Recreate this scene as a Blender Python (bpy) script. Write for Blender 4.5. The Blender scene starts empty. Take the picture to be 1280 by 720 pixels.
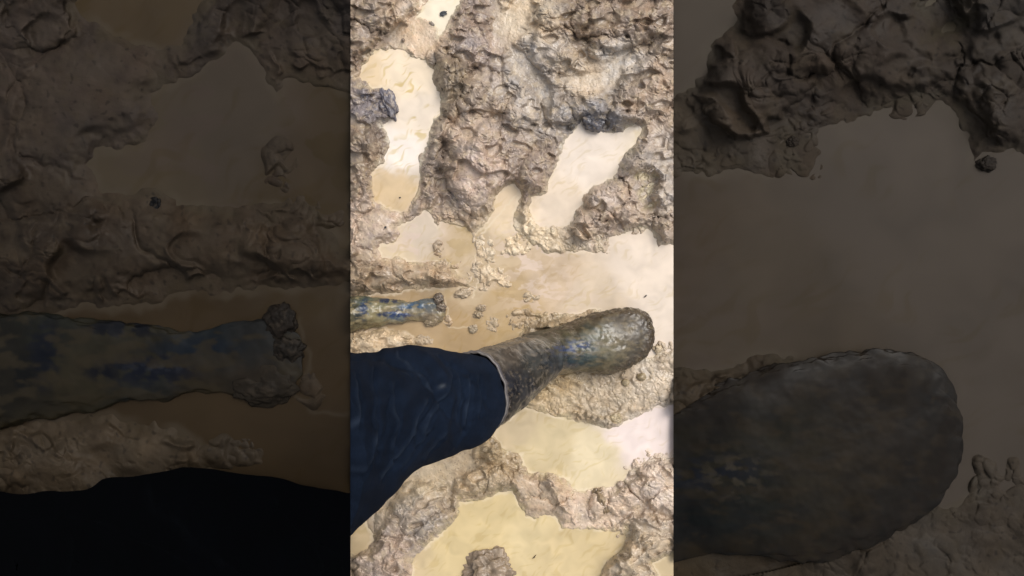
import bpy, bmesh, math
import numpy as np
from mathutils import Vector

# ------------------------------------------------------------------ scale and camera
S = 0.001764          # metres of ground per photo pixel
HC = 1.5              # height of the held camera above the mud
BIG = 1280/405.0      # the outer beds show the same ground at this size
scene = bpy.context.scene
COL = scene.collection
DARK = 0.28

def P(px, py, h):
    k = S*(HC-h)/HC
    return np.stack([(px-640)*k, (360-py)*k, h+0*px], -1)
def invP(p):
    k = S*(HC-p[..., 2])/HC
    return 640+p[..., 0]/k, 360-p[..., 1]/k
def lin(c):
    c = np.asarray(c, float)/255.0
    return np.where(c <= .04045, c/12.92, ((c+.055)/1.055)**2.4)
def darken(c):        # puts the outer beds' dimming into the colour: same mud, painted darker
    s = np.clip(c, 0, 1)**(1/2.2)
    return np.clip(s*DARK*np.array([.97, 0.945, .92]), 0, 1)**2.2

# ------------------------------------------------------------------ noise
_r = np.random.RandomState(7)
PERM = _r.permutation(512); PERM = np.concatenate([PERM]*3)
G3 = _r.normal(size=(512, 3)); G3 /= np.linalg.norm(G3, axis=1)[:, None]
def noise3(x, y, z):
    xi = np.floor(x).astype(int); yi = np.floor(y).astype(int); zi = np.floor(z).astype(int)
    xf = x-xi; yf = y-yi; zf = z-zi
    u = xf**3*(xf*(xf*6-15)+10); v = yf**3*(yf*(yf*6-15)+10); w = zf**3*(zf*(zf*6-15)+10)
    out = 0
    for a in (0, 1):
        A = PERM[(xi+a) & 511]
        wa = u if a else 1-u
        for b in (0, 1):
            B = PERM[A+((yi+b) & 511)]
            wb = v if b else 1-v
            for c in (0, 1):
                g = G3[PERM[B+((zi+c) & 511)]]
                wc = w if c else 1-w
                out = out+wa*wb*wc*(g[..., 0]*(xf-a)+g[..., 1]*(yf-b)+g[..., 2]*(zf-c))
    return out*1.5
def noise(x, y, s=0):
    xi = np.floor(x).astype(int); yi = np.floor(y).astype(int)
    xf = x-xi; yf = y-yi
    u = xf**3*(xf*(xf*6-15)+10); v = yf**3*(yf*(yf*6-15)+10)
    out = 0
    for a in (0, 1):
        A = PERM[((xi+a+s*37) & 511)]
        wa = u if a else 1-u
        for b in (0, 1):
            g = G3[PERM[A+((yi+b+s*91) & 511)]]
            wb = v if b else 1-v
            out = out+wa*wb*(g[..., 0]*(xf-a)+g[..., 1]*(yf-b))
    return out*1.6
def fbm(x, y, s=0, o=4, g=.5):
    r = 0; a = 1
    for i in range(o):
        r = r+a*noise(x*2**i+i*3.3, y*2**i-i*5.1, s+i); a *= g
    return r
def worley(x, y, s=0):
    xi = np.floor(x).astype(int); yi = np.floor(y).astype(int)
    f1 = np.full(x.shape, 9.); f2 = np.full(x.shape, 9.)
    for a in (-1, 0, 1):
        for b in (-1, 0, 1):
            h = PERM[PERM[(xi+a+s*17) & 511]+((yi+b) & 511)]
            px = xi+a+.5+.42*G3[h, 0]*1.6; py = yi+b+.5+.42*G3[h, 1]*1.6
            d = np.hypot(px-x, py-y)
            f2 = np.where(d < f1, f1, np.minimum(f2, d)); f1 = np.minimum(f1, d)
    return f1, f2
def sstep(a, b, x):
    t = np.clip((x-a)/(b-a), 0, 1); return t*t*(3-2*t)

# ------------------------------------------------------------------ what the ground looks like, traced
PUD = {
 'a': [(535,2),(526,15),(521,21),(538,24),(546,32),(548,41),(556,30),(558,24),(566,14),(572,2),(580,-14),(590,-40),(560,-45),(538,-14)],
 'b': [(470,65),(488,62),(505,65),(515,72),(530,77),(539,86),(540,100),(544,112),(549,127),(549,140),(540,147),(537,162),(532,180),(524,195),(522,212),(523,232),(520,245),(513,252),(508,261),(498,264),(483,261),(473,252),(467,240),(465,222),(470,212),(478,205),(484,192),(488,180),(483,165),(480,156),(488,150),(495,136),(488,122),(484,110),(475,106),(465,110),(459,102),(453,102),(450,97),(453,87),(462,77)],
 'c': [(728,152),(722,160),(717,166),(710,172),(705,180),(703,195),(697,210),(690,222),(686,232),(687,240),(677,245),(666,247),(663,260),(667,272),(677,282),(690,287),(700,286),(710,280),(715,272),(717,262),(727,255),(730,242),(740,230),(752,225),(765,222),(772,212),(776,195),(790,180),(800,165),(798,159),(790,160),(780,166),(770,165),(757,166),(745,165),(731,162)],
 'd': [(474,310),(476,305),(495,303),(499,295),(499,284),(515,275),(525,268),(532,264),(540,272),(546,284),(552,279),(565,280),(578,285),(590,296),(598,291),(608,282),(618,265),(623,247),(632,236),(642,233),(650,240),(646,255),(642,270),(640,285),(650,298),(665,304),(683,318),(700,316),(728,315),(752,316),(750,303),(765,297),(785,292),(800,287),(812,287),(820,300),(822,312),(830,308),(900,312),(900,436),(826,438),(812,446),(790,440),(760,388),(735,388),(712,392),(690,394),(672,394),(664,405),(650,414),(640,432),(600,442),(560,446),(535,446),(515,442),(521,430),(516,420),(500,413),(480,409),(438,414),(400,416),(400,378),(450,372),(475,367),(500,368),(518,363),(540,362),(560,360),(585,358),(590,354),(573,341),(558,329),(538,326),(513,325),(500,321),(478,319)],
 'e': [(640,520),(650,512),(665,513),(680,517),(690,521),(705,524),(722,530),(735,531),(748,534),(762,536),(775,532),(787,524),(800,519),(815,515),(822,508),(900,504),(900,560),(830,570),(815,575),(800,580),(790,586),(793,594),(780,600),(765,607),(742,609),(730,612),(718,609),(710,600),(697,593),(680,590),(662,589),(654,580),(652,567),(640,562),(630,558),(620,545),(625,535)],
 'f': [(575,628),(588,628),(598,629),(613,622),(625,617),(640,617),(647,632),(657,643),(670,648),(685,647),(695,650),(700,662),(722,660),(740,662),(760,663),(775,660),(783,660),(782,672),(776,685),(765,695),(755,703),(748,720),(746,830),(660,830),(500,830),(517,705),(523,694),(538,680),(550,670),(563,660),(573,645)],
 'g': [(818,705),(830,698),(860,686),(860,830),(826,830),(824,715)],
 'h': [(400,645),(445,637),(455,642),(457,655),(466,668),(463,678),(455,686),(445,690),(400,690)],
 'i': [(797,222),(806,219),(818,226),(812,235),(809,245),(813,258),(808,256),(803,242),(806,232)],
}
PKEYS = list(PUD)
SLURRY = [   # low, smooth, wet mud
 [(490,42),(500,28),(520,21),(538,24),(546,33),(547,45),(543,60),(525,59),(508,59),(488,55),(473,60)],
 [(620,20),(640,10),(655,-25),(668,-25),(660,20),(650,35),(640,50),(632,62),(618,62),(612,40)],
 [(430,655),(470,600),(530,575),(575,560),(600,555),(622,545),(612,560),(585,588),(565,606),(545,598),(520,604),(500,616),(488,630),(482,650),(470,670),(440,690)],
 [(700,96),(730,92),(750,88),(768,72),(778,66),(776,92),(768,105),(748,112),(722,110)],
 [(640,60),(660,70),(672,92),(690,112),(686,140),(676,152),(678,130),(664,108),(644,92)],
 [(450,268),(475,262),(497,278),(499,292),(490,300),(474,306),(470,322),(452,328),(446,300)],
 [(655,598),(680,604),(695,630),(688,645),(665,645),(650,630)],
 [(720,610),(745,612),(760,640),(755,658),(730,658),(715,640)],
]
MOUNDS = [  # x, y, rx, ry, rotation (deg), height (mm)
 (598,205,38,58,-8,40),(640,205,26,44,10,26),(560,105,16,42,-6,26),(545,165,9,30,10,14),(600,120,34,26,0,20),(585,60,22,30,20,22),
 (470,20,24,20,0,30),(452,52,18,24,0,22),(500,12,22,14,-40,26),(448,110,12,18,0,14),(450,190,20,52,0,24),(455,240,16,22,0,18),
 (474,292,26,26,0,22),(460,318,22,14,0,14),(466,344,34,16,4,24),(518,341,32,14,6,26),(560,348,28,11,14,20),(446,356,14,12,0,16),
 (662,215,26,26,40,30),(655,262,9,14,20,12),(652,140,20,26,20,20),(690,60,26,30,0,24),(700,20,26,20,0,26),(745,25,34,22,0,34),(800,25,46,26,0,34),
 (765,52,30,14,-20,26),(835,60,20,30,0,24),(810,110,30,38,40,26),(735,135,30,16,0,22),(700,140,20,14,30,20),(790,140,30,16,-15,22),
 (792,200,24,20,-30,28),(758,250,28,22,-25,32),(735,275,22,20,-20,28),(790,262,24,20,10,28),(825,240,22,26,0,24),(830,290,12,22,-15,20),(795,230,14,26,0,18),
 (475,428,48,16,2,14),(530,425,18,7,-8,5),(610,428,20,5,-6,5),
 (520,635,34,26,-40,34),(545,660,28,18,-38,26),(490,655,18,24,0,20),(480,700,40,28,0,28),(505,700,22,30,0,20),
 (590,605,24,14,-35,26),(612,560,17,15,0,26),(625,600,22,14,0,20),(655,605,22,16,20,22),(690,610,20,18,40,22),(672,632,22,14,20,14),
 (706,640,14,14,0,14),(748,628,12,18,15,20),(775,625,22,16,0,14),(815,600,30,22,-10,20),(835,625,18,18,0,18),(800,665,26,20,0,20),
 (780,700,34,18,-25,30),(810,685,24,18,0,22),(700,470,40,10,8,8),(760,492,50,20,8,5),(812,490,34,20,-15,5),(720,505,36,16,10,4),(765,520,26,12,0,5),
 (690,410,34,9,-22,13),(660,425,26,8,-8,8),(728,398,24,8,-25,12),(610,712,42,34,0,10),
]
RIDGES = [  # long grooves between clods: points, width px, depth mm
 ([(502,-30),(488,20),(470,60),(445,70)],4,16),([(438,92),(455,70),(475,58)],3,12),
 ([(640,5),(634,40),(625,70),(628,95),(610,85),(600,70)],3,11),([(655,150),(675,160),(690,150),(705,118),(702,96)],3,14),
 ([(733,-10),(736,30),(728,40)],4,18),([(752,60),(770,66),(790,62)],4,18),([(815,-10),(812,25),(800,40)],4,14),
 ([(842,60),(815,82),(800,95),(785,112)],3,10),([(780,140),(820,140),(845,136)],3,12),([(765,160),(745,152),(735,140)],3,8),
 ([(557,60),(568,80),(566,120),(556,140),(546,150)],4,12),([(560,60),(580,66),(600,92)],3,10),
 ([(548,250),(538,275)],4,10),([(556,180),(552,210),(545,235),(548,255),(575,275)],4,14),([(655,200),(640,235),(625,250)],3,14),
 ([(775,225),(788,240),(795,262),(805,275),(830,262)],3,13),([(735,265),(745,285),(770,290)],3,11),([(822,275),(826,300)],3,12),
 ([(438,210),(452,240),(440,255)],3,14),([(438,170),(465,205),(475,195)],3,12),([(438,330),(470,334),(500,338)],3,10),([(530,345),(555,330),(580,345)],3,10),
 ([(585,575),(575,600),(590,622)],4,16),([(610,580),(600,590),(625,585)],3,14),([(480,640),(500,625),(520,600)],3,8),([(485,680),(495,712)],3,12),
 ([(740,610),(736,640),(742,650)],3,10),([(797,610),(805,625)],3,8),([(765,690),(790,700),(815,680)],3,12),([(545,590),(565,620),(560,640)],3,8),
]
CRUMBZ = [  # areas strewn with small crumbs
 (650,305,22,14),(705,305,34,10),(795,285,16,10),(755,310,16,8),(610,315,12,24),(592,345,10,20),(598,300,10,10),(760,495,60,26),(815,480,34,34),(700,505,30,14),
 (815,590,34,28),(775,640,50,30),(700,430,50,12),(740,300,30,10),(530,425,16,8),(548,310,8,14),(835,440,18,18),(655,400,24,16),(620,345,14,16),(560,330,20,8),
 (800,230,30,30),(690,298,24,18),(605,335,12,34),(628,352,16,10),(662,372,14,8),(615,405,10,12),(560,400,7,9),(640,312,16,10),(690,398,26,9),
]
GC = [((460,30),(130,115,101)),((520,45),(178,157,134)),((600,20),(122,107,96)),((645,20),(180,163,139)),((600,60),(140,125,115)),((740,30),(118,102,87)),((800,20),(120,104,90)),
 ((810,110),(140,122,105)),((730,95),(162,147,128)),((655,80),(142,134,126)),((682,125),(138,129,120)),((560,95),(108,95,80)),((548,130),(100,88,74)),((600,210),(158,140,127)),((575,160),(150,133,118)),((545,200),(122,108,96)),
 ((450,190),(116,101,87)),((470,290),(158,140,125)),((520,342),(146,126,103)),((450,350),(126,108,88)),((665,220),(128,113,101)),((770,250),(152,135,120)),((825,230),(150,140,130)),((475,430),(172,152,124)),
 ((530,595),(172,155,128)),((530,650),(146,134,121)),((500,695),(150,133,119)),((600,600),(146,128,103)),((615,560),(140,122,95)),((680,615),(156,136,115)),((740,640),(184,164,145)),((810,600),(172,156,141)),
 ((790,690),(154,139,119)),((760,500),(146,131,110)),((820,480),(160,146,128)),((700,420),(130,112,86)),((740,395),(140,122,98)),((830,300),(146,130,114)),((650,300),(186,170,144)),((470,120),(106,99,99)),((745,155),(104,101,102)),((776,80),(164,156,146)),((456,600),(168,150,122)),((458,80),(124,108,94)),((690,480),(160,140,108)),((612,715),(140,122,108))]
WC = [((555,20),(238,228,194)),((500,90),(242,225,188)),((458,95),(230,208,164)),((520,150),(240,226,196)),((505,190),(243,234,212)),((495,240),(216,192,146)),((740,200),(235,222,196)),((700,262),(229,213,182)),  # palest entries carry painted sky glare, ochre ones silt
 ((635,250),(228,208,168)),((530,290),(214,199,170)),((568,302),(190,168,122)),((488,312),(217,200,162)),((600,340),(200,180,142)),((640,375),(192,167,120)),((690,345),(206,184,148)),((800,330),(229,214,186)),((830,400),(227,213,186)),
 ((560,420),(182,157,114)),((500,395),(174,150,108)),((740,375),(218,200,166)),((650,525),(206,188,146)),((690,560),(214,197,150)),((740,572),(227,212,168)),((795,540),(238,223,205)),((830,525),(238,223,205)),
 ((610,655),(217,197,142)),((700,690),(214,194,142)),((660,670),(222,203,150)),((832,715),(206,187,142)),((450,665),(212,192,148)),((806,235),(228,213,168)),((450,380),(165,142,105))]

def sdf(poly, x, y):
    p = np.array(poly, float); d = np.full(x.shape, 1e9); inside = np.zeros(x.shape, bool)
    for i in range(len(p)):
        a = p[i]; b = p[(i+1) % len(p)]; e = b-a
        t = np.clip(((x-a[0])*e[0]+(y-a[1])*e[1])/(e@e+1e-9), 0, 1)
        d = np.minimum(d, (x-a[0]-t*e[0])**2+(y-a[1]-t*e[1])**2)
        c = (a[1] > y) != (b[1] > y)
        if a[1] != b[1]:
            inside ^= c & (x < (b[0]-a[0])*(y-a[1])/(b[1]-a[1])+a[0])
    d = np.sqrt(d); return np.where(inside, -d, d)
def polyline_d(pts, x, y):
    d = np.full(x.shape, 1e9)
    for a, b in zip(pts[:-1], pts[1:]):
        a = np.array(a, float); b = np.array(b, float); e = b-a
        t = np.clip(((x-a[0])*e[0]+(y-a[1])*e[1])/(e@e), 0, 1)
        d = np.minimum(d, np.hypot(x-a[0]-t*e[0], y-a[1]-t*e[1]))
    return d
def anchors(tab, x, y, pw=2.2):
    num = np.zeros(x.shape+(3,)); den = np.zeros(x.shape)
    for (ax, ay), c in tab:
        q = (x-ax)**2+(y-ay)**2+60
        w = 1/(q*q*q if pw == 3.0 else q*q)*1e4
        num += w[..., None]*lin(c); den += w
    return num/den[..., None]

def field(x, y):
    """height (m), mud colour, index of nearest puddle, signed distance, water colour"""
    wx = x+3.2*fbm(x/26, y/26, 1, 3)+1.8*fbm(x/6, y/6, 9, 2); wy = y+3.2*fbm(x/26, y/26, 5, 3)+1.8*fbm(x/6, y/6, 13, 2)
    ds = np.stack([sdf(PUD[k], wx, wy) for k in PKEYS], 0)
    idx = ds.argmin(0); d = ds.min(0)-1.2
    cz = np.zeros(x.shape)
    for (cx, cy, rx, ry) in CRUMBZ:
        cz = np.maximum(cz, sstep(1.25, .6, np.hypot((x-cx)/rx, (y-cy)/ry)+.35*noise(x/8, y/8, 75)))
    # mounds: the highest wins, with a crease where two meet
    m1 = np.zeros(x.shape); m2 = np.zeros(x.shape)
    mx = x+7*fbm(x/20, y/20, 21, 4); my = y+7*fbm(x/20, y/20, 25, 4)
    for (cx, cy, rx, ry, rot, h) in MOUNDS:
        c, s = math.cos(math.radians(rot)), math.sin(math.radians(rot))
        u = ((mx-cx)*c+(my-cy)*s)/rx; v = (-(mx-cx)*s+(my-cy)*c)/ry
        b = 1.25*h*np.sqrt(np.clip(1-(u*u+v*v)/1.35, 0, 1))
        m2 = np.where(b > m1, m1, np.maximum(m2, b)); m1 = np.maximum(m1, b)
    mz = m1-4.0*np.exp(-((m1-m2)/3.0)**2)*(m1 > 6)
    sl = np.full(x.shape, 1e9)
    for p in SLURRY: sl = np.minimum(sl, sdf(p, wx, wy))
    lap = 6+10*sstep(-.05, .35, fbm(x/16, y/16, 45, 3))          # how far wet slurry laps up the bank
    rough = sstep(-3, 7, sl)*sstep(0, 1, d/lap)*(1-.8*cz*sstep(16, 4, m1))*(1-.75*sstep(.12, .40, fbm(x/30, y/21, 49, 2)))
    qx = x+5*noise(x/13, y/13, 31)+1.3*noise(x/5, y/5, 35); qy = y+5*noise(x/13, y/13, 33)+1.3*noise(x/5, y/5, 36)
    p0 = sstep(-.30, .25, fbm(x/40, y/40, 41, 2)); p1 = sstep(-.2, .3, noise(x/24+5, y/24, 43)); p2 = sstep(-.15, .35, noise(x/15, y/15+7, 44))
    def dome(sx, sy, sd, w=.35):
        f1, f2 = worley(qx/sx+sd, qy/sy, sd)
        return np.clip((f2-f1)/w, 0, 1)**.5
    bil = lambda sc, s: np.abs(noise(qx/sc+s, qy/sc, s))
    lump = 7.0*dome(30, 26, 2)*p0+4.6*dome(13, 11, 4)*p1+2.6*dome(6.2, 5.4, 6)*p2*p1
    p3 = sstep(-.02, .38, fbm(x/19, y/19+3, 47, 2))
    fine = 5*bil(19, 51)*(.5+p0)+3.4*bil(8.2, 53)*(.15+p1)+2.6*bil(4.1, 55)*(.05+p2*p3)+1.6*bil(2.3, 57)*p3*p1+.15*noise(x/1.4, y/1.4, 59)
    pits = sstep(.45, .7, noise(x/3.1, y/3.1, 58))*1.6
    stri = .9*noise((x*.8+y*.6)/9, (y*.8-x*.6)/2.4, 60)*(1-p1)
    z = 3+6*(1-np.exp(-np.maximum(d, 0)/9))+mz*sstep(-1, 13, d)+rough*(lump*1.3+fine*.95+stri-pits)
    lowz = 2.0+1.6*noise(x/14, y/14, 61)+.8*np.abs(noise(x/5, y/5, 63))
    z = z*rough+(1-rough)*(lowz+.8*mz*sstep(0, 12, d))
    for pts, w, dep in RIDGES:
        g = polyline_d(pts, wx+2*noise(x/7, y/7, 65), wy)
        z -= dep*np.exp(-(g/w)**2)*(.6+.8*noise(x/12, y/12, 67))*sstep(1, 8, d)
    z = np.maximum(z, 1.2)
    # below the water line
    shore = sstep(-1.5, 2.2, d)
    z = z*shore+(1-shore)*(-2.0-9*(1-np.exp(np.minimum(d, 0)/7)))
    # crumbs standing in the slurry
    crumb = 0
    for sc, hh, sd, th in ((13, 8.5, 6, .05), (7.2, 5.2, 8, -.05), (3.9, 2.9, 10, -.15)):
        f1, _ = worley(qx/sc+sd, qy/sc+8, sd)
        on = sstep(th, th+.2, noise(x/(sc*1.7), y/(sc*1.7), 71+sd))
        crumb = np.maximum(crumb, np.sqrt(np.clip(1-(f1/.55)**2, 0, 1))*hh*on)
    bed_ = np.where(d < 2, -.9+2.6*sstep(-.15, .25, noise(x/10, y/10, 79)), z)
    z = np.where(cz > .02, np.maximum(z, bed_*cz+z*(1-cz)+crumb*cz*(1-.5*sstep(2, 14, d))), z)
    # colour of the mud
    col = anchors(GC, x, y)
    v = 1.20*(1+.24*fbm(x/30, y/30, 81, 3)+.26*fbm(x/7, y/7, 83, 4))
    col = col*v[..., None]
    warm = fbm(x/24, y/24, 87, 2)
    col = col*np.stack([1+.07*warm, 1+0*warm, 1-.10*warm], -1)
    col = col*np.array([1.0, .99, .99])
    pale = np.maximum(sstep(.12, .45, fbm(x/11, y/11, 91, 4))*.35, (1-rough)*.34*sstep(-.5, .3, fbm(x/9, y/9, 93, 3)))        # dried slurry smears
    col = col*(1-pale[..., None])+lin((192,174,148))*pale[..., None]
    ylw = sstep(.25, .55, fbm(x/9, y/9, 95, 3))*.25
    col = col*(1-ylw[..., None])+lin((182,160,124))*ylw[..., None]
    wet = sstep(lap*.8, 0, np.abs(d))*sstep(-.3, .2, noise(x/12, y/12, 97))*.55
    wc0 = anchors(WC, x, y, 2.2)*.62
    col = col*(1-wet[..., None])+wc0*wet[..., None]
    grit = sstep(.42, .6, noise(x/2.3, y/2.3, 99))*.5
    col = col*(1-grit[..., None])+lin((78,68,60))*grit[..., None]
    # colour of the water: silt tones, with pale sky reflection painted in
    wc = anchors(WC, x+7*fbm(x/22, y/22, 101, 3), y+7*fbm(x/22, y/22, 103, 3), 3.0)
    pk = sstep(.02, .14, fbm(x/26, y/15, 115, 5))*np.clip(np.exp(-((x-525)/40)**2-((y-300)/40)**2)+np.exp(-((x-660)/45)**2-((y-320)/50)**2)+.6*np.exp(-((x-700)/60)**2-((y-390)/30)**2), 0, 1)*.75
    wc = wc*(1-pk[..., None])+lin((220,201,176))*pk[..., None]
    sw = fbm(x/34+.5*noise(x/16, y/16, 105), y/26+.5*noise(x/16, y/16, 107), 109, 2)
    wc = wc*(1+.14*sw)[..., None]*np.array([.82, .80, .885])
    q_ = x*.6+y*.8+9*fbm(x/24, y/24, 113, 2)                      # trails of paler silt
    tr = sstep(.1, .5, noise((x*.8-y*.6)/22, q_/5.0, 117)+.5*noise((x*.8-y*.6)/9, q_/2.6, 119))*.10*sstep(-.3, .2, noise(x/35, y/35, 121))
    bz = np.exp(-((x-510)/45)**2-((y-135)/75)**2)                # the wrinkled skin on the foot shaped puddle
    tr = tr*(1+2.0*bz)
    ln = np.exp(-(polyline_d([(648,240),(622,270),(600,296),(593,330),(598,352),(590,372)], x+3*noise(x/6, y/6, 5), y)/1.1)**2)*.7
    ln = np.maximum(ln, .45*np.exp(-(polyline_d([(556,372),(560,392),(554,402),(563,410),(588,409)], x+2*noise(x/6, y/6, 6), y+2*noise(x/6, y/6, 7))/1.0)**2))
    wc = wc*(1-ln[..., None])+lin((214,198,172))*ln[..., None]
    mk = sstep(.05, .4, fbm(x/26+.8*noise(x/11, y/11, 9), y/11, 131, 3))*.38*np.exp(-((x-640)/75)**2-((y-360)/55)**2)
    wc = wc*(1-mk[..., None])+lin((160,136,98))*mk[..., None]
    wc = wc*(1-tr[..., None]*np.array([.75, 1.0, 1.9]))
    rim = sstep(-4, -.5, d)*.40*sstep(-.3, .2, noise(x/18, y/18, 123))
    wc = wc*(1-rim[..., None])+lin((226,212,188))*rim[..., None]
    return z*.001, np.clip(col, .01, .9), idx, d, np.clip(wc, .02, .9)

# ------------------------------------------------------------------ materials
def mat(name, rough=.5, spec=.5, attr=True, color=(.3, .3, .3), build=None):
    m = bpy.data.materials.new(name); m.use_nodes = True
    nt = m.node_tree; b = nt.nodes['Principled BSDF']
    b.inputs['Roughness'].default_value = rough; b.inputs['Specular IOR Level'].default_value = spec
    b.inputs['Base Color'].default_value = (*color, 1)
    if attr:
        a = nt.nodes.new('ShaderNodeVertexColor'); a.layer_name = 'Col'
        nt.links.new(a.outputs['Color'], b.inputs['Base Color'])
    if build: build(nt, b)
    return m
def N(nt, t, **k):
    n = nt.nodes.new(t)
    for kk, v in k.items():
        if kk in n.inputs: n.inputs[kk].default_value = v
        else: setattr(n, kk, v)
    return n
def bump_chain(nt, b, layers):
    tc = N(nt, 'ShaderNodeTexCoord'); prev = None
    for scale, dist, det in layers:
        n = N(nt, 'ShaderNodeTexNoise'); n.inputs['Scale'].default_value = scale; n.inputs['Detail'].default_value = det
        nt.links.new(tc.outputs['Object'], n.inputs['Vector'])
        bu = N(nt, 'ShaderNodeBump'); bu.inputs['Distance'].default_value = dist; bu.inputs['Strength'].default_value = 1
        nt.links.new(n.outputs['Fac'], bu.inputs['Height'])
        if prev: nt.links.new(prev.outputs['Normal'], bu.inputs['Normal'])
        prev = bu
    nt.links.new(prev.outputs['Normal'], b.inputs['Normal'])
def rough_noise(nt, b, scale, lo, hi):
    tc = N(nt, 'ShaderNodeTexCoord')
    n = N(nt, 'ShaderNodeTexNoise'); n.inputs['Scale'].default_value = scale; n.inputs['Detail'].default_value = 4
    nt.links.new(tc.outputs['Object'], n.inputs['Vector'])
    r = N(nt, 'ShaderNodeMapRange'); r.inputs['From Min'].default_value = .35; r.inputs['From Max'].default_value = .65
    r.inputs['To Min'].default_value = lo; r.inputs['To Max'].default_value = hi
    nt.links.new(n.outputs['Fac'], r.inputs['Value']); nt.links.new(r.outputs[0], b.inputs['Roughness'])

M_mud = mat('wet_mud', .5, .45, build=lambda nt, b: (bump_chain(nt, b, [(110, .0013, 3), (420, .0005, 2)]), rough_noise(nt, b, 22, .14, .46)))
M_dimmud = mat('dimmed_mud', .8, .10, build=lambda nt, b: (bump_chain(nt, b, [(40, .004, 3)]), rough_noise(nt, b, 10, .6, .9)))  # same mud as the centre, side-band dimming carried by its colour
M_water = mat('silty_water', .07, .5, build=lambda nt, b: bump_chain(nt, b, [(14, .0016, 2), (55, .0003, 2)]))
M_dimwater = mat('dimmed_silty_water', .5, .06, build=lambda nt, b: bump_chain(nt, b, [(6, .001, 2)]))  # same water, dimmed through its colour
M_boot = mat('muddy_rubber', .4, .5, build=lambda nt, b: (bump_chain(nt, b, [(60, .0010, 3), (300, .0003, 2)]), rough_noise(nt, b, 30, .18, .5)))
M_dboot = mat('dimmed_muddy_rubber', .6, .11, build=lambda nt, b: (bump_chain(nt, b, [(9, .008, 3)]), rough_noise(nt, b, 12, .35, .7)))  # same boot rubber, dimmed through its colour
M_cloth = mat('navy_cloth', .85, .05, build=lambda nt, b: bump_chain(nt, b, [(60, .0015, 2), (900, .0008, 2)]))
M_dcloth = mat('dimmed_navy_cloth', .95, .03)  # the navy cloth again, dimmed through its colour
M_far = mat('plain_mud', .8, .1, attr=False, color=(.012, .009, .007), build=lambda nt, b: bump_chain(nt, b, [(6, .03, 5), (40, .006, 4)]))

# ------------------------------------------------------------------ meshes
def mesh_np(name, co, quads, col, m, parent=None, smooth=True):
    me = bpy.data.meshes.new(name)
    me.vertices.add(len(co)); me.vertices.foreach_set('co', np.ascontiguousarray(co, np.float32).ravel())
    q = np.ascontiguousarray(quads, np.int32)
    me.loops.add(q.size); me.loops.foreach_set('vertex_index', q.ravel())
    me.polygons.add(len(q)); me.polygons.foreach_set('loop_start', np.arange(len(q), dtype=np.int32)*q.shape[1])
    me.polygons.foreach_set('use_smooth', np.full(len(q), smooth))
    me.update(calc_edges=True)
    if col is not None:
        a = me.color_attributes.new('Col', 'FLOAT_COLOR', 'POINT')
        a.data.foreach_set('color', np.concatenate([col, np.ones((len(col), 1))], 1).astype(np.float32).ravel())
    me.materials.append(m)
    o = bpy.data.objects.new(name, me); COL.objects.link(o)
    if parent: o.parent = parent
    return o
def setp(o, label=None, cat=None, group=None, kind=None):
    if label: o['label'] = label
    if cat: o['category'] = cat
    if group: o['group'] = group
    if kind: o['kind'] = kind
    return o
def grid_quads(ny, nx):
    i = np.arange(ny*nx).reshape(ny, nx)
    return np.stack([i[:-1, :-1], i[1:, :-1], i[1:, 1:], i[:-1, 1:]], -1).reshape(-1, 4)

def bed(gname, x0, x1, y0, y1, step, big, mg, mw):
    nx = int((x1-x0)/step)+1; ny = int((y1-y0)/step)+1
    px, py = np.meshgrid(np.linspace(x0, x1, nx), np.linspace(y0, y1, ny))
    if big: u = 640+(px-640)/BIG; v = 360+(py-360)/BIG
    else: u, v = px, py
    z, col, idx, d, wc = field(u, v)
    if big:
        under = sdf([(660,430),(690,420),(704,412),(720,402),(745,392),(775,388),(800,392),(817,412),(810,440),(780,461),(740,471),(700,478),(670,486)], u, v)
        z = np.where(under < 1.5, np.minimum(z, -.003*sstep(1.5, -1.5, under)+.001), z)       # pressed down by the boot
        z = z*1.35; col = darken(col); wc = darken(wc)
    co = P(px.ravel(), py.ravel(), z.ravel())
    q = grid_quads(ny, nx)
    g = setp(mesh_np(gname, co, q, col.reshape(-1, 3), mg), kind='structure')
    # water: level sheets, one per puddle, running a little under their banks
    zq = z.ravel()[q].min(1); iq = idx.ravel()[q[:, 0]]; dq = d.ravel()[q].min(1)
    cw = P(px.ravel(), py.ravel(), 0*z.ravel())
    for k in range(len(PKEYS)):
        f = q[(iq == k) & (dq < 14) & (zq < .0005)]
        if len(f) < 60: continue
        use = np.unique(f); mp = np.zeros(len(cw), int); mp[use] = np.arange(len(use))
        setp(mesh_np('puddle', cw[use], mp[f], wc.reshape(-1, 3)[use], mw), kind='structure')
    return g
bed('ground', 438.2, 841.8, -30, 750, .58, False, M_mud, M_water)
bed('ground_dimmed', -60, 437.8, -30, 750, 1.0, True, M_dimmud, M_dimwater)
bed('ground_dimmed', 842.2, 1340, -30, 750, 1.0, True, M_dimmud, M_dimwater)
far = np.array([[-60, -60, -.045], [60, -60, -.045], [60, 60, -.045], [-60, 60, -.045]], float)
setp(mesh_np('ground_beyond', far, np.array([[0, 1, 2, 3]]), None, M_far), kind='structure')

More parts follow.
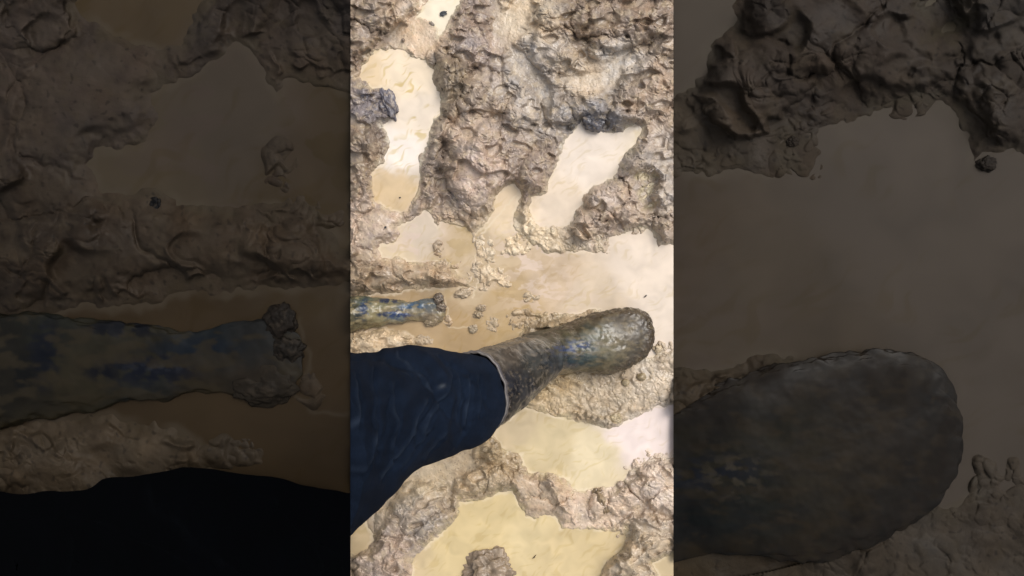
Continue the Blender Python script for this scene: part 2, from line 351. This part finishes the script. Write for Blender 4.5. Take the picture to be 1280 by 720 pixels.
# ------------------------------------------------------------------ lofts
def catmull(a, n):
    a = np.asarray(a, float); k = len(a); t = np.linspace(0, k-1-1e-6, n); i = t.astype(int); f = (t-i)[:, None]
    p0 = a[np.maximum(i-1, 0)]; p1 = a[i]; p2 = a[np.minimum(i+1, k-1)]; p3 = a[np.minimum(i+2, k-1)]
    return .5*((2*p1)+(-p0+p2)*f+(2*p0-5*p1+4*p2-p3)*f*f+(-p0+3*p1-3*p2+p3)*f**3)
def loft(C, A, B, n, m, e=2.0, flat=None):
    """rings with centre C and half axes A, B -> grid (n, m, 3)"""
    C = catmull(C, n); A = catmull(A, n); B = catmull(B, n)
    th = np.linspace(0, 2*np.pi, m, endpoint=False)
    c, s = np.cos(th), np.sin(th)
    r = 1/(np.abs(c)**e+np.abs(s)**e)**(1/e)
    return C[:, None]+A[:, None]*(c*r)[None, :, None]+B[:, None]*(s*r)[None, :, None]
def tube_quads(n, m):
    i = np.arange(n*m).reshape(n, m); j = np.roll(i, -1, 1)
    return np.stack([i[:-1], j[:-1], j[1:], i[1:]], -1).reshape(-1, 4)
def normals(g):
    du = np.gradient(g, axis=0); dv = np.roll(g, -1, 1)-np.roll(g, 1, 1)
    nn = np.cross(dv, du); L = np.linalg.norm(nn, axis=-1, keepdims=True)
    nn = nn/np.maximum(L, 1e-9)
    cen = g.mean(1, keepdims=True)
    sg = np.sign((nn*(g-cen)).sum(-1).mean())
    return nn*sg
def f3(p, sc, o=3, s=0.):
    r = 0; a = 1
    for i in range(o):
        r = r+a*noise3(p[..., 0]*sc*2**i+s, p[..., 1]*sc*2**i+s*2, p[..., 2]*sc*2**i+7*i); a *= .5
    return r

# ---- right boot: foot on the mud, shaft leaning back towards the knee
TOE = np.array([.305, -.098]); AX = np.array([-.985, -.172]); AX /= np.linalg.norm(AX); LAT = np.array([-AX[1], AX[0]])
prof = [ # s along the foot from the toe: top (s,z), bottom (s,z), half width, sideways shift
 (.000,.030,.000,.022,.010,-.014),(.004,.050,.002,.004,.028,-.013),(.018,.062,.014,-.004,.043,-.010),(.040,.070,.037,-.006,.055,-.006),(.075,.080,.075,-.006,.063,-.001),
 (.115,.090,.125,-.006,.062,.001),(.148,.102,.180,-.006,.053,.0),(.178,.120,.245,-.006,.048,0),(.202,.150,.298,.010,.047,0),(.222,.190,.318,.075,.050,.001),
 (.245,.235,.335,.150,.055,.004),(.272,.285,.365,.235,.061,.008),(.300,.335,.398,.305,.066,.012),(.322,.372,.425,.352,.069,.014)]
def fp(s, z, sh=0):
    xy = TOE+AX*s+LAT*sh; return np.array([xy[0], xy[1], z])
C = []; A = []; B = []
for (s1, z1, s2, z2, w, sh) in prof:
    a = fp(s1, z1, sh); b = fp(s2, z2, sh); C.append((a+b)/2); B.append((a-b)/2); A.append(np.array([*(LAT*w), 0]))
NB, MB_ = 300, 220
g = loft(C, A, B, NB, MB_, 2.3)
nn = normals(g)
tt = np.linspace(0, 1, NB)[:, None]
d = .003*f3(g, 22)+.0016*f3(g, 70, 2, 3.)
toe = sstep(.45, .1, tt)
d += toe*(.003*np.abs(f3(g, 45, 2, 9.)))+.0045*sstep(.15, .5, f3(g, 16, 2, 5.))*sstep(.62, .4, tt)      # caked mud
pu_, pv_ = invP(g)
edge = np.exp(-(polyline_d([(690,418),(718,402),(745,392),(775,388),(798,391),(813,408),(814,428),(797,449),(765,465),(725,473)], pu_, pv_)/5.5)**2)
d = d*.6+edge*(.0045*np.abs(f3(g, 60, 3, 8.))+.001)
fold = np.sin((tt*62)+2.5*f3(g, 14, 2, 1.))
d += .0034*fold*np.exp(-((tt-.60)/.10)**2)                                                            # creases at the ankle
lon = np.linspace(0, 1, MB_)[None, :]*2*np.pi
d += .0022*noise3(np.cos(lon)*5+0*tt, np.sin(lon)*5+0*tt, tt*5+0*lon)*sstep(.6, .8, tt)+.0016*f3(g*np.array([.5, 1, .5]), 60, 2, 4.)*sstep(.6, .8, tt)
g = g+nn*d[..., None]
bu, bv = invP(g)
BOOTC = [((812,412),(84,76,66)),((812,430),(96,86,72)),((795,400),(104,94,80)),((800,445),(84,76,62)),((775,395),(98,86,68)),((775,430),(122,112,88)),((790,420),(112,102,88)),((755,430),(126,118,86)),
 ((745,400),(96,84,64)),((745,415),(104,108,92)),((750,455),(112,102,74)),((728,465),(104,96,70)),((730,448),(62,74,74)),((742,445),(70,84,78)),((712,455),(52,62,74)),((720,432),(104,106,96)),((705,415),(92,88,66)),((715,405),(78,66,48)),((690,430),(88,84,70)),
 ((690,455),(52,58,68)),((680,475),(74,70,62)),((665,450),(74,76,76)),((660,480),(52,54,60)),((640,445),(92,84,76)),((640,480),(50,52,62)),((620,445),(98,92,86)),((640,510),(48,46,46)),((620,520),(62,56,52)),((715,472),(120,108,78))]
def boot_colour(u, v, p):
    c = anchors(BOOTC, u+4*noise(u/9, v/9, 3), v+4*noise(u/9, v/9, 4), 2.6)
    c = c*(1+.50*fbm(u/11, v/7, 15, 4))[..., None]
    tn_ = sstep(.05, .3, fbm(u/13, v/6, 77, 4))*.5*sstep(690, 720, u)
    c = c*(1-tn_[..., None])+lin((150,136,106))*tn_[..., None]
    # rubber showing through: royal blue streaks on the instep, deep teal low on the side
    a = sstep(-.12, .12, fbm(u/9, v/3.6, 19, 4))*np.exp(-(((u-716)/24)**2+((v-434-(u-716)*-.12)/8)**2))
    c = c*(1-.85*a[..., None])+lin((46,76,140))*.85*a[..., None]
    a2 = sstep(-.15, .2, fbm(u/16, v/6, 23, 3))*np.exp(-(((u-728)/32)**2+((v-452)/7)**2))
    c = c*(1-.8*a2[..., None])+lin((48,72,82))*.8*a2[..., None]
    a3 = sstep(.02, .22, fbm(u/7, v/3, 27, 3))*np.exp(-(((u-728)/14)**2+((v-434)/9)**2))  # wet highlight painted pale onto the instep
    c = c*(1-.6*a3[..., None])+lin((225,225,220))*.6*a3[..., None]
    e_ = np.exp(-(polyline_d([(690,418),(718,402),(745,392),(775,388),(798,391),(813,408),(814,428),(797,449),(765,465),(725,473)], u, v)/6)**2)*sstep(-.4, .1, noise(u/4, v/4, 31))*.7
    c = c*(1-e_[..., None])+lin((98,82,66))*e_[..., None]
    for hx, hy, hr in ((806,405,4.5),(797,429,3.5),(800,436,2.5),(776,396,2.5)):
        k_ = np.exp(-(((u-hx)**2+(v-hy)**2)/hr**2))*sstep(-.5, .1, noise(u/2.5, v/2.5, 33))*.8
        c = c*(1-k_[..., None])+lin((38,32,30))*k_[..., None]
    # dried splashes on the shaft
    f1, _ = worley(u/4.2, v/3.4, 12)
    sp = sstep(.42, .25, f1)*sstep(-.05, .2, noise(u/8, v/8, 29))*sstep(705, 670, u)
    c = c*(1-.7*sp[..., None])+lin((128,118,106))*.7*sp[..., None]
    return np.clip(c*.50*np.array([1.0,.95,.87])*(1+.25*fbm(u/3.2, v/3.2, 17, 3))[..., None], .006, .8)
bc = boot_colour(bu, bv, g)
person = bpy.data.objects.new('person', None); COL.objects.link(person)
person.location = (.05, -.15, 0)
setp(person, 'person in dark navy trousers and muddy rubber boots wading through the bright central mud', 'person')
bpy.context.view_layer.update()
def addpart(name, gg, cc, m, parent, closed_start=True, root=None, closed_end=False):
    n, k = gg.shape[:2]
    co = gg.reshape(-1, 3); cl = cc.reshape(-1, 3); q = tube_quads(n, k)
    for flag, row in ((closed_start, 0), (closed_end, n-1)):
        if flag:
            ce = gg[row].mean(0); co = np.concatenate([co, ce[None]]); cl = np.concatenate([cl, cc[row].mean(0)[None]])
            i = np.arange(k)+row*k; j = np.roll(i, -1); c_ = np.full(k, len(co)-1)
            q = np.concatenate([q, np.stack([i, j, c_, c_], -1)])
    base = root if root is not None else np.zeros(3)
    # degenerate cap quads become triangles through bmesh
    o = mesh_np(name, co-base, q[:(n-1)*k], cl, m, parent)
    if closed_start or closed_end:
        bm = bmesh.new(); bm.from_mesh(o.data); bm.verts.ensure_lookup_table()
        for qq in q[(n-1)*k:]:
            try: f_ = bm.faces.new([bm.verts[int(qq[0])], bm.verts[int(qq[1])], bm.verts[int(qq[2])]]); f_.smooth = True
            except ValueError: pass
        bmesh.ops.recalc_face_normals(bm, faces=bm.faces[:])
        bm.to_mesh(o.data); bm.free()
    return o
PB = np.array(person.location)
STORE = {}
def keep(key, gg, cc, **k): STORE[key] = (gg.copy(), cc.copy(), k)
# boot shell with its opening turned in: append inner wall rings
last = g[-1]; cc_ = last.mean(0)
inner = [cc_+(last-cc_)*f+np.array([0, 0, dz]) for f, dz in ((1.0, .003), (.965, .004), (.95, -.004), (.93, -.03), (.90, -.07))]
gsh = np.concatenate([g, np.stack(inner)], 0)
csh = np.concatenate([bc, np.tile(lin((34,32,34)), (5, MB_, 1))], 0); csh[NB:NB+2] = lin((112,106,102))
boot = addpart('boot', gsh, csh, M_boot, person, True, PB)
boot['label'] = 'right rubber boot caked in grey brown mud with blue showing on the instep'
keep('boot', gsh, csh)
# cuff: the raised band round the top of the boot
def cuff_grid():
    rows = []
    ax = (g[-1].mean(0)-g[-25].mean(0)); ax /= np.linalg.norm(ax)
    for t in np.linspace(0, 1, 9):
        k = 1+.018*math.sin(t*math.pi)**.5
        b = g[-6]*(1-t)+g[-1]*t; c0 = b.mean(0)
        rows.append(c0+(b-c0)*(k+.012)+ax*.002)
    b = rows[-1]; c0 = b.mean(0)
    rows += [c0+(b-c0)*.985+ax*.003, c0+(b-c0)*.955+ax*.001]
    return np.stack(rows)
cg = cuff_grid(); cu, cv = invP(cg)
ccol = anchors([((600,438),(120,112,106)),((625,470),(104,98,100)),((628,500),(110,104,102)),((615,540),(92,86,80))], cu, cv)*(1+.3*fbm(cu/5, cv/5, 33, 3))[..., None]*.55
cuff = addpart('cuff', cg, ccol, M_boot, boot, False, PB)
keep('cuff', cg, ccol)

# ---- trouser leg tucked into the boot, running up out of the picture
rings = [ # upper edge px, lower edge px, height, fore-aft half depth
 ((592,456),(602,524),.33,.040),((588,447),(606,537),.372,.046),((568,441),(600,552),.40,.052),((542,439),(580,564),.45,.062),((500,436),(545,576),.52,.070),
 ((468,441),(500,592),.60,.078),((436,439),(438,634),.69,.086),((396,436),(390,676),.76,.09),((350,430),(340,716),.83,.095)]
Cc = []; Aa = []; Bb = []
pts = [(P(np.float64(a[0]), np.float64(a[1]), h), P(np.float64(b[0]), np.float64(b[1]), h), dp) for a, b, h, dp in rings]
cen = [(a+b)/2 for a, b, _ in pts]
for i, (a, b, dp) in enumerate(pts):
    ax = cen[min(i+1, len(cen)-1)]-cen[max(i-1, 0)]; ax /= np.linalg.norm(ax)
    A1 = (a-b)/2; B1 = np.cross(ax, A1); B1 = B1/np.linalg.norm(B1)*dp
    if B1[0] < 0: B1 = -B1
    Cc.append(cen[i]); Aa.append(A1); Bb.append(B1)
tg = loft(Cc, Aa, Bb, 260, 220, 2.1)
tn = normals(tg); tu, tv = invP(tg)
ff = 0
# folds sweep across the leg, bunching above the boot
q = (tu*.78+tv*.42)
ff = ff+.0018*np.sin(q/8.5+3.2*fbm(tu/60, tv/60, 35, 2))*(.5+.5*sstep(430, 560, tu))
ff = ff-.0065*np.exp(-((polyline_d([(438,445),(480,446),(520,462),(548,492),(556,520)], tu+3*noise(tu/20, tv/20, 2), tv))/3.5)**2)
ff = ff+.006*np.exp(-((polyline_d([(480,442),(508,440),(530,446),(553,465),(562,500),(552,545)], tu, tv))/6)**2)
for pl, w_, a_ in (([(545,500),(530,530),(520,560)], 2.5, .004), ([(575,470),(585,500),(580,540)], 3, .004), ([(490,500),(482,540),(470,580)], 3, .0025), ([(466,470),(468,520),(474,560)], 3, .002), ([(562,455),(600,480),(612,510)], 3, .003)):
    ff = ff-a_*np.exp(-(polyline_d(pl, tu, tv)/w_)**2)
ff = ff+.0018*fbm(tu/28, tv/28, 37, 3)
CREASE = [[(466,460),(470,500),(474,560)],[(492,480),(496,530),(490,582)],[(520,540),(495,575),(476,598)],[(538,538),(520,560),(500,584)],[(553,538),(543,555),(528,574)],[(470,540),(463,572),(443,612)],[(580,538),(568,557)],
 [(557,492),(538,520),(530,542)],[(534,500),(523,522),(518,542)],[(563,452),(573,472),(575,495),(570,524)],[(585,470),(588,500),(583,532)],[(495,445),(525,462),(546,487)],[(468,446),(500,460),(512,470)],[(545,446),(560,457),(564,470),(558,487)],[(442,470),(450,520),(448,580)],[(597,470),(603,495),(598,520)]]
for i, pl in enumerate(CREASE):
    o_ = 2.4+.5*(i % 3)
    ff = ff+.0026*np.exp(-(polyline_d(pl, tu, tv)/2.2)**2)-.0042*np.exp(-(polyline_d([(x_+o_, y_+1) for x_, y_ in pl], tu, tv)/2.2)**2)
tg = tg+tn*ff[..., None]
tcol = lin((17,25,38))*(1+.30*fbm(tu/22, tv/22, 39, 4))[..., None]
tcol = tcol*(1-.25*sstep(560, 440, tu))[..., None]
seam = np.exp(-((polyline_d([(484,541),(500,505),(545,498)], tu, tv))/.8)**2)
dots = np.exp(-(((tu-552)/2.2)**2+((tv-483)/2.0)**2))
tcol = tcol*(1-dots[..., None])+lin((66,70,76))*dots[..., None]
fold_lines = 0
for i, pl in enumerate(CREASE):
    fold_lines = np.maximum(fold_lines, np.exp(-(polyline_d(pl, tu+1.6*noise(tu/14, tv/14, 6), tv+1.6*noise(tu/14, tv/14, 7))/1.5)**2)*(.6+.4*(i % 3)/2))
tcol = tcol+(fold_lines*(.35+.65*sstep(-.3, .3, noise(tu/11, tv/11, 8))))[..., None]*np.array([.011, .014, .019])   # crease highlights painted into the cloth colour
tcol = tcol*(1+.25*noise(tu/1.7, tv/6, 66))[..., None]
tcol = np.clip(tcol, .002, .5)

def clip(o, xs, keep_right):
    """cut the mesh where the photographed bed of mud ends"""
    bm = bmesh.new(); bm.from_mesh(o.data)
    off = np.array(o.matrix_world.translation) if o.parent is None else PAR_OFF[o.name]
    x0 = (xs-640)*S
    nrm = Vector((HC, 0, x0)).normalized()          # a slightly leaning cut
    pco = Vector((x0, 0, 0))-Vector(off)
    bmesh.ops.bisect_plane(bm, geom=bm.verts[:]+bm.edges[:]+bm.faces[:], plane_co=pco, plane_no=nrm, clear_inner=keep_right, clear_outer=not keep_right)
    bm.to_mesh(o.data); bm.free()
PAR_OFF = {}
trousers = addpart('trouser_leg', tg, tcol, M_cloth, person, True, PB, True)
PAR_OFF[trousers.name] = PB
clip(trousers, 438, True)
keep('trouser_leg', tg, tcol)

# ---- left boot, sunk in the slurry
lr = [ # top edge px, bottom edge px, height of the crown
 ((420,371),(420,414),.075),((438,371),(438,415),.062),((450,370),(450,412),.052),((462,371),(462,410),.044),((475,371),(475,408),.036),((488,373),(488,405),.030),((500,376),(500,405),.024),
 ((508,376),(508,403),.021),((518,376),(518,401),.018),((530,374),(530,402),.017),((541,371),(541,406),.018),((550,372),(550,404),.012),((557,380),(557,394),.004)]
Cc = []; Aa = []; Bb = []
for a, b, h in lr:
    pa = P(np.float64(a[0]), np.float64(a[1]), .002); pb = P(np.float64(b[0]), np.float64(b[1]), .002)
    Cc.append((pa+pb)/2); Aa.append((pa-pb)/2); Bb.append(np.array([0, 0, h]))
lg = loft(Cc, Aa, Bb, 220, 140, 2.0)
ln = normals(lg)
lg = lg+ln*(.0048*f3(lg, 34)+.0012*f3(lg, 90, 2))[..., None]
lu, lv = invP(lg)
lc = anchors([((440,380),(70,66,50)),((440,400),(76,70,50)),((455,378),(84,90,76)),((470,395),(138,126,90)),((480,385),(120,114,86)),((495,395),(96,102,100)),((520,383),(78,96,108)),((518,397),(140,124,94)),((538,383),(96,100,100)),((538,398),(134,116,90)),((455,410),(112,102,74)),((500,380),(120,112,84))], lu+3*noise(lu/6, lv/6, 1), lv+3*noise(lu/6, lv/6, 2), 2.2)
lc = lc*(1+.3*fbm(lu/8, lv/8, 43, 4))[..., None]
for cx, cy, rx, ry, c_, s_ in ((486,376,18,4,(24,40,72),0),(455,386,7,15,(30,46,78),1),(497,392,20,7,(28,48,92),2),(515,384,18,6,(62,86,112),3),(478,393,8,4,(22,36,66),4),(447,395,5,8,(28,36,40),5)):
    a = sstep(-.25, .15, fbm(lu/6, lv/3.5, 45+s_, 4)+.45*np.exp(-(((lu-cx)/rx)**2+((lv-cy)/ry)**2))-.15)*np.exp(-(((lu-cx)/rx)**2+((lv-cy)/ry)**2)**2)
    lc = lc*(1-.9*a[..., None])+lin(c_)*.9*a[..., None]
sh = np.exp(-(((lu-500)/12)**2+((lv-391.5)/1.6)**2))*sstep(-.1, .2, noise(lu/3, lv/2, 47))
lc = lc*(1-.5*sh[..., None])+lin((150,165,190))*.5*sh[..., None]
tan = sstep(.05, .3, fbm(lu/17, lv/7, 68, 4))*.6
lc = lc*(1-tan[..., None])+lin((150,134,98))*tan[..., None]
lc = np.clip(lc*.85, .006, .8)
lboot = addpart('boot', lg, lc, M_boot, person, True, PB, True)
PAR_OFF[lboot.name] = PB
lboot['label'] = 'left rubber boot sunk in slurry with dark blue patches'
clip(lboot, 438, True)
keep('left', lg, lc)

# ---- the same shapes at the large size, dimmed by colour for the outer beds
def grow(gg, cap=.045, right=False):
    u, v = invP(gg); h = gg[..., 2]
    hh = np.where(h > 0, cap*(1-np.exp(-np.maximum(h, 0)/cap)), h)
    if right: hh = np.where(hh > 0, hh*(.36+.64*sstep(700, 735, u)), hh)
    return P(640+(u-640)*BIG, 360+(v-360)*BIG, hh)
def darkpart(key, name, m, parent, base, xs, right, scale_c=1.0):
    gg, cc, _ = STORE[key]
    cs = {'boot': (True, False), 'cuff': (False, False), 'trouser_leg': (True, True), 'left': (True, True)}[key]
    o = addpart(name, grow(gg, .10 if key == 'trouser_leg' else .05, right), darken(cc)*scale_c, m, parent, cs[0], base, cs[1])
    if parent is None: o.location = base
    PAR_OFF[o.name] = base
    bm_off = base
    bm = bmesh.new(); bm.from_mesh(o.data)
    x0 = (xs-640)*S
    bmesh.ops.bisect_plane(bm, geom=bm.verts[:]+bm.edges[:]+bm.faces[:], plane_co=Vector((x0, 0, 0))-Vector(bm_off), plane_no=Vector((HC, 0, x0)).normalized(), clear_inner=right, clear_outer=not right)
    # leave out what lies far outside the picture
    x1 = (1500-640)*S if right else (-220-640)*S
    bmesh.ops.bisect_plane(bm, geom=bm.verts[:]+bm.edges[:]+bm.faces[:], plane_co=Vector((x1, 0, 0))-Vector(bm_off), plane_no=Vector((1, 0, 0)), clear_inner=not right, clear_outer=right)
    bm.to_mesh(o.data); bm.free()
    return o
p2 = bpy.data.objects.new('person', None); COL.objects.link(p2)
p2.location = (-.7, -.5, 0); B2 = np.array(p2.location)
setp(p2, 'enlarged dimmed copy of the person at far left, trouser leg along the bottom edge', 'person')
darkpart('trouser_leg', 'trouser_leg', M_dcloth, p2, B2, 438, False, .7)
rb = darkpart('boot', 'boot', M_dboot, p2, B2, 438, False)
darkpart('cuff', 'cuff', M_dboot, rb, B2, 438, False)
lb2 = darkpart('left', 'boot', M_dboot, p2, B2, 438, False, 1.0); lb2['label'] = 'enlarged dimmed copy of the sunken blue rubber boot smeared with mud'
B3 = np.array([.8, -.3, 0])
rb2 = darkpart('boot', 'rubber_boot', M_dboot, None, B3, 842, True, np.array([1.3, 1.15, .88]))
setp(rb2, 'enlarged dimmed copy of the rubber boot with rounded muddy toe at the lower right of the picture', 'boot')

# ------------------------------------------------------------------ loose clods, stones and scraps
def clod_mesh(u, v, rx, ry, h, rot, seed, rgb, sub=5, rough=.32, big=False):
    bm = bmesh.new(); bmesh.ops.create_icosphere(bm, subdivisions=sub, radius=1)
    p = np.array([x.co[:] for x in bm.verts]); fs = np.array([[w.index for w in f.verts] for f in bm.faces]); bm.free()
    n1 = f3(p, 1.3, 3, seed*3.1); n2 = np.abs(f3(p, 3.2, 3, seed*1.7)); n3 = np.abs(f3(p, 8, 2, seed*.7))
    n4 = np.abs(f3(p, 2.0, 2, seed*2.3))
    p = p*(1+rough*n1-rough*.6*n4-rough*.22*n2-rough*.14*n3)[:, None]
    k = BIG if big else 1
    if big: u = 640+(u-640)*BIG; v = 360+(v-360)*BIG
    c, s = math.cos(math.radians(rot)), math.sin(math.radians(rot))
    x = p[:, 0]*rx*k*S; y = p[:, 1]*ry*k*S
    co = np.stack([x*c-y*s, x*s+y*c, p[:, 2]*h*(1.5 if big else 1)], 1)
    cl = lin(rgb)*(1+.30*n1+.28*f3(p, 4, 3, seed))[:, None]
    pal = sstep(.15, .5, f3(p, 2.3, 3, seed+5.))[:, None]*.4
    cl = np.clip(cl*(1-pal)+lin((176,158,136))*pal, .01, .8)
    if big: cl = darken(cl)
    return co, fs, cl, (u, v)
def clod(name, cat, label, u, v, rx, ry, h, rgb, rot=0, seed=1, z=.0, group='loose clods and stones in the mud', big=False, **k):
    co, fs, cl, (pu, pv) = clod_mesh(u, v, rx, ry, h, rot, seed, rgb, big=big, **k)
    o = mesh_np(name, co, fs, cl, M_dimmud if big else M_mud)
    o.location = P(np.float64(pu), np.float64(pv), z)
    return setp(o, label, cat, group)
BG = (96,92,98); BR = (140,124,108)
CL = [
 ('mud_clod','clod','blue grey clod jutting into the left side of the foot shaped cream puddle',486,131,11,21,.024,BG,18,1,.004,5),
 ('mud_clod','clod','small blue grey clod beside the left bank of the foot shaped cream puddle',455,120,8,11,.015,BG,0,2,.006,5),
 ('mud_clod','clod','charcoal grey crumbly clod on the top bank of the white puddle',743,153,15,11,.020,(88,86,90),-12,3,.012,5),
 ('mud_clod','clod','small dark clod at the upper left corner of the white puddle',715,158,6,4,.010,(84,80,76),20,4,.008,4),
 ('mud_clod','clod','dark clod resting on the toe of the sunken blue boot',549,373,7,7,.014,(96,84,72),0,5,.012,5),
 ('mud_clod','clod','dark clod wedged below the first on the toe of the sunken boot',551,384,7,6,.012,(98,86,74),0,6,.010,5),
 ('mud_clod','clod','flat brown clod lying in slurry just under the sunken boot toe',542,399,13,8,.011,(132,116,92),28,7,.004,5),
 ('mud_clod','clod','pale crumbly clod at the top of the chain of clods crossing the pond',579,366,11,7,.009,(164,146,122),8,8,.001,5),
 ('mud_clod','clod','small wet clod in the middle of the chain of clods crossing the pond',602,385,6,5,.009,(150,132,108),10,9,.001,5),
 ('mud_clod','clod','small wet clod just under the middle of the chain in the pond',598,393,6,5,.009,(142,124,98),0,10,.001,5),
 ('mud_clod','clod','lowest clod of the chain in the pond, above the trouser leg',592,411,6,6,.008,(150,134,110),-10,11,.001,5),
 ('mud_clod','clod','big grey brown clod standing in the ochre puddle at the bottom edge',612,714,36,31,.036,(132,115,96),-10,12,.000,6),
 ('mud_clod','clod','round olive clod under the calf beside the ochre puddle',613,560,14,13,.022,(134,116,88),0,13,.010,5),
 ('mud_clod','clod','split brown clod between the trouser leg and the ochre puddle',596,601,17,10,.024,(132,114,88),38,14,.008,5),
 ('stone','stone','small round grey stone on the smooth mound right of the foot shaped puddle',581,143,4,4.4,.006,(118,106,96),0,15,.030,3),
 ('stone','stone','tiny stone on the smooth wet mud at the top left',504,50,2.4,2.4,.004,(120,104,90),0,16,.007,3),
 ('stone','stone','round wet pebble in the crumbly slurry below the boot toe',782,478,5,4.5,.008,(150,134,106),0,17,.010,4),
 ('stone','stone','olive pebble right of the round pebble below the boot toe',802,471,6,5,.009,(140,124,96),0,18,.008,4),
 ('mud_clod','clod','rounded clod at the lower edge of the crumbly slurry under the boot',768,522,10,8,.013,(160,144,114),15,19,.005,5),
 ('mud_clod','clod','pale clod at the right frame side of the boot toe',822,436,6,6,.008,(176,158,130),60,20,.002,4),
 ('stone','stone','small round pebble on the slurry right of the pale puddle bank',776,606,5,5,.006,(168,150,134),0,21,.006,4),
 ('mud_clod','clod','dark crumpled clod between the two pale puddles at lower right',750,624,10,16,.020,(120,102,78),24,22,.006,5),
]
for nm, cat, lab, u, v, rx, ry, h, rgb, rot, seed, z, sub in CL:
    clod(nm, cat, lab, u, v, rx, ry, h, rgb, rot, seed, z, sub=sub, rough=.12 if nm == 'stone' else .34)
DK = [  # enlarged clods, colours darkened for the dimmed side beds
 ('dimmed clod piled on the toe of the large sunken boot',549,373,7,7,.012,(92,80,68),5),
 ('dimmed clod under the topmost one on the toe of the large sunken boot',551,384,7,6,.011,(92,82,70),6),
 ('flat dark clod lying below the large sunken boot toe',542,399,13,8,.011,(112,100,82),7),
 ('black grit lump on the ridge above the large sunken boot',499,328,3,4,.008,(50,50,56),31),
 ('dark pebble standing in the grey slurry right of centre at the top',751,302,2.6,2.2,.005,(130,114,98),32),
 ('dark rounded clod at the right edge of the picture above the grey slurry',828,311,4,3,.007,(120,106,92),33),
]
for i, (lab, u, v, rx, ry, h, rgb, seed) in enumerate(DK):
    clod('mud_clod', 'clod', lab, u, v, rx, ry, h, rgb, 0, seed, .004, group='loose clods in the dimmed mud', big=True)

# thin scraps of rotted leaf
def scrap(label, u, v, L, W, rot, seed, z=.004, rgb=(52,54,56)):
    r = np.random.RandomState(seed); n = 14; bm = bmesh.new()
    th = np.linspace(0, 2*np.pi, n, endpoint=False)
    top = []; bot = []
    for t in th:
        k = .7+.5*r.rand(); x = math.cos(t)*L*S*k; y = math.sin(t)*W*S*k
        c, s = math.cos(math.radians(rot)), math.sin(math.radians(rot))
        zz = .0012*r.rand()
        top.append(bm.verts.new((x*c-y*s, x*s+y*c, zz+.001))); bot.append(bm.verts.new((x*c-y*s, x*s+y*c, zz)))
    ct = bm.verts.new((0, 0, .0026)); cb = bm.verts.new((0, 0, .0012))
    for i in range(n):
        j = (i+1) % n
        bm.faces.new((top[i], top[j], ct)); bm.faces.new((bot[j], bot[i], cb)); bm.faces.new((top[j], top[i], bot[i], bot[j]))
    me = bpy.data.meshes.new('leaf_scrap'); bm.to_mesh(me)
    a = me.color_attributes.new('Col', 'FLOAT_COLOR', 'POINT'); bm.free()
    for d_ in a.data: d_.color = (*lin(rgb)*(.7+.6*r.rand()), 1)
    me.materials.append(M_mud)
    o = bpy.data.objects.new('leaf_scrap', me); COL.objects.link(o); o.location = P(np.float64(u), np.float64(v), z)
    return setp(o, label, 'leaf scrap', 'rotted scraps on the puddles')
scrap('dark green scrap of leaf floating on the small puddle at the top', 554, 17, 6, 3.5, 30, 1, .001)
scrap('pale grey scrap at the lower end of the small top puddle', 540, 30, 4, 2.5, -40, 2, .002, (120,108,96))
scrap('tiny dark scrap floating on the ochre end of the foot shaped puddle', 500, 247, 1.4, 1.0, 0, 3, .001)
scrap('thin dark scrap in the ochre puddle near the bottom edge', 668, 696, 3.2, .7, 50, 4, .001, (96,84,64))
scrap('thin dark scrap near the top right of the large pond', 807, 370, 2.6, 1.0, 40, 5, .001, (90,84,78))
scrap('black scrap on the smooth mound beside the left bank', 482, 284, 1.6, 1.4, 0, 6, .026, (40,40,44))

# ------------------------------------------------------------------ sky, sun, camera
w = bpy.data.worlds.new('World'); scene.world = w; w.use_nodes = True
nt = w.node_tree; bg = nt.nodes['Background']
EL, AZ = 56, 50       # soft light from the right and a little from the top of the picture
sk = nt.nodes.new('ShaderNodeTexSky'); sk.sky_type = 'NISHITA'; sk.sun_disc = False
sk.sun_elevation = math.radians(EL); sk.sun_rotation = math.radians(AZ)
sk.air_density = 1.0; sk.dust_density = 4; sk.ozone_density = 1
hs = nt.nodes.new('ShaderNodeHueSaturation'); hs.inputs['Saturation'].default_value = .3     # cloud cover greys the sky
nt.links.new(sk.outputs[0], hs.inputs['Color']); nt.links.new(hs.outputs[0], bg.inputs['Color'])
bg.inputs['Strength'].default_value = .12
sl_ = bpy.data.lights.new('sun', 'SUN'); sl_.energy = 1.0; sl_.angle = math.radians(32); sl_.color = (1, .96, .9)
so = bpy.data.objects.new('sun', sl_); COL.objects.link(so)
dirv = Vector((math.sin(math.radians(AZ))*math.cos(math.radians(EL)), math.cos(math.radians(AZ))*math.cos(math.radians(EL)), math.sin(math.radians(EL))))
so.rotation_euler = dirv.to_track_quat('Z', 'Y').to_euler(); so.location = dirv*5
cam = bpy.data.cameras.new('camera'); co_ = bpy.data.objects.new('camera', cam); COL.objects.link(co_)
co_.location = (0, 0, HC); co_.rotation_euler = (0, 0, 0)
cam.sensor_width = 36; cam.lens = 36/(2*640*S/HC); cam.clip_start = .02; cam.clip_end = 400
scene.camera = co_
scene.view_settings.view_transform = 'Standard'; scene.view_settings.look = 'None'
scene.view_settings.gamma = 1; scene.view_settings.exposure = 0.6
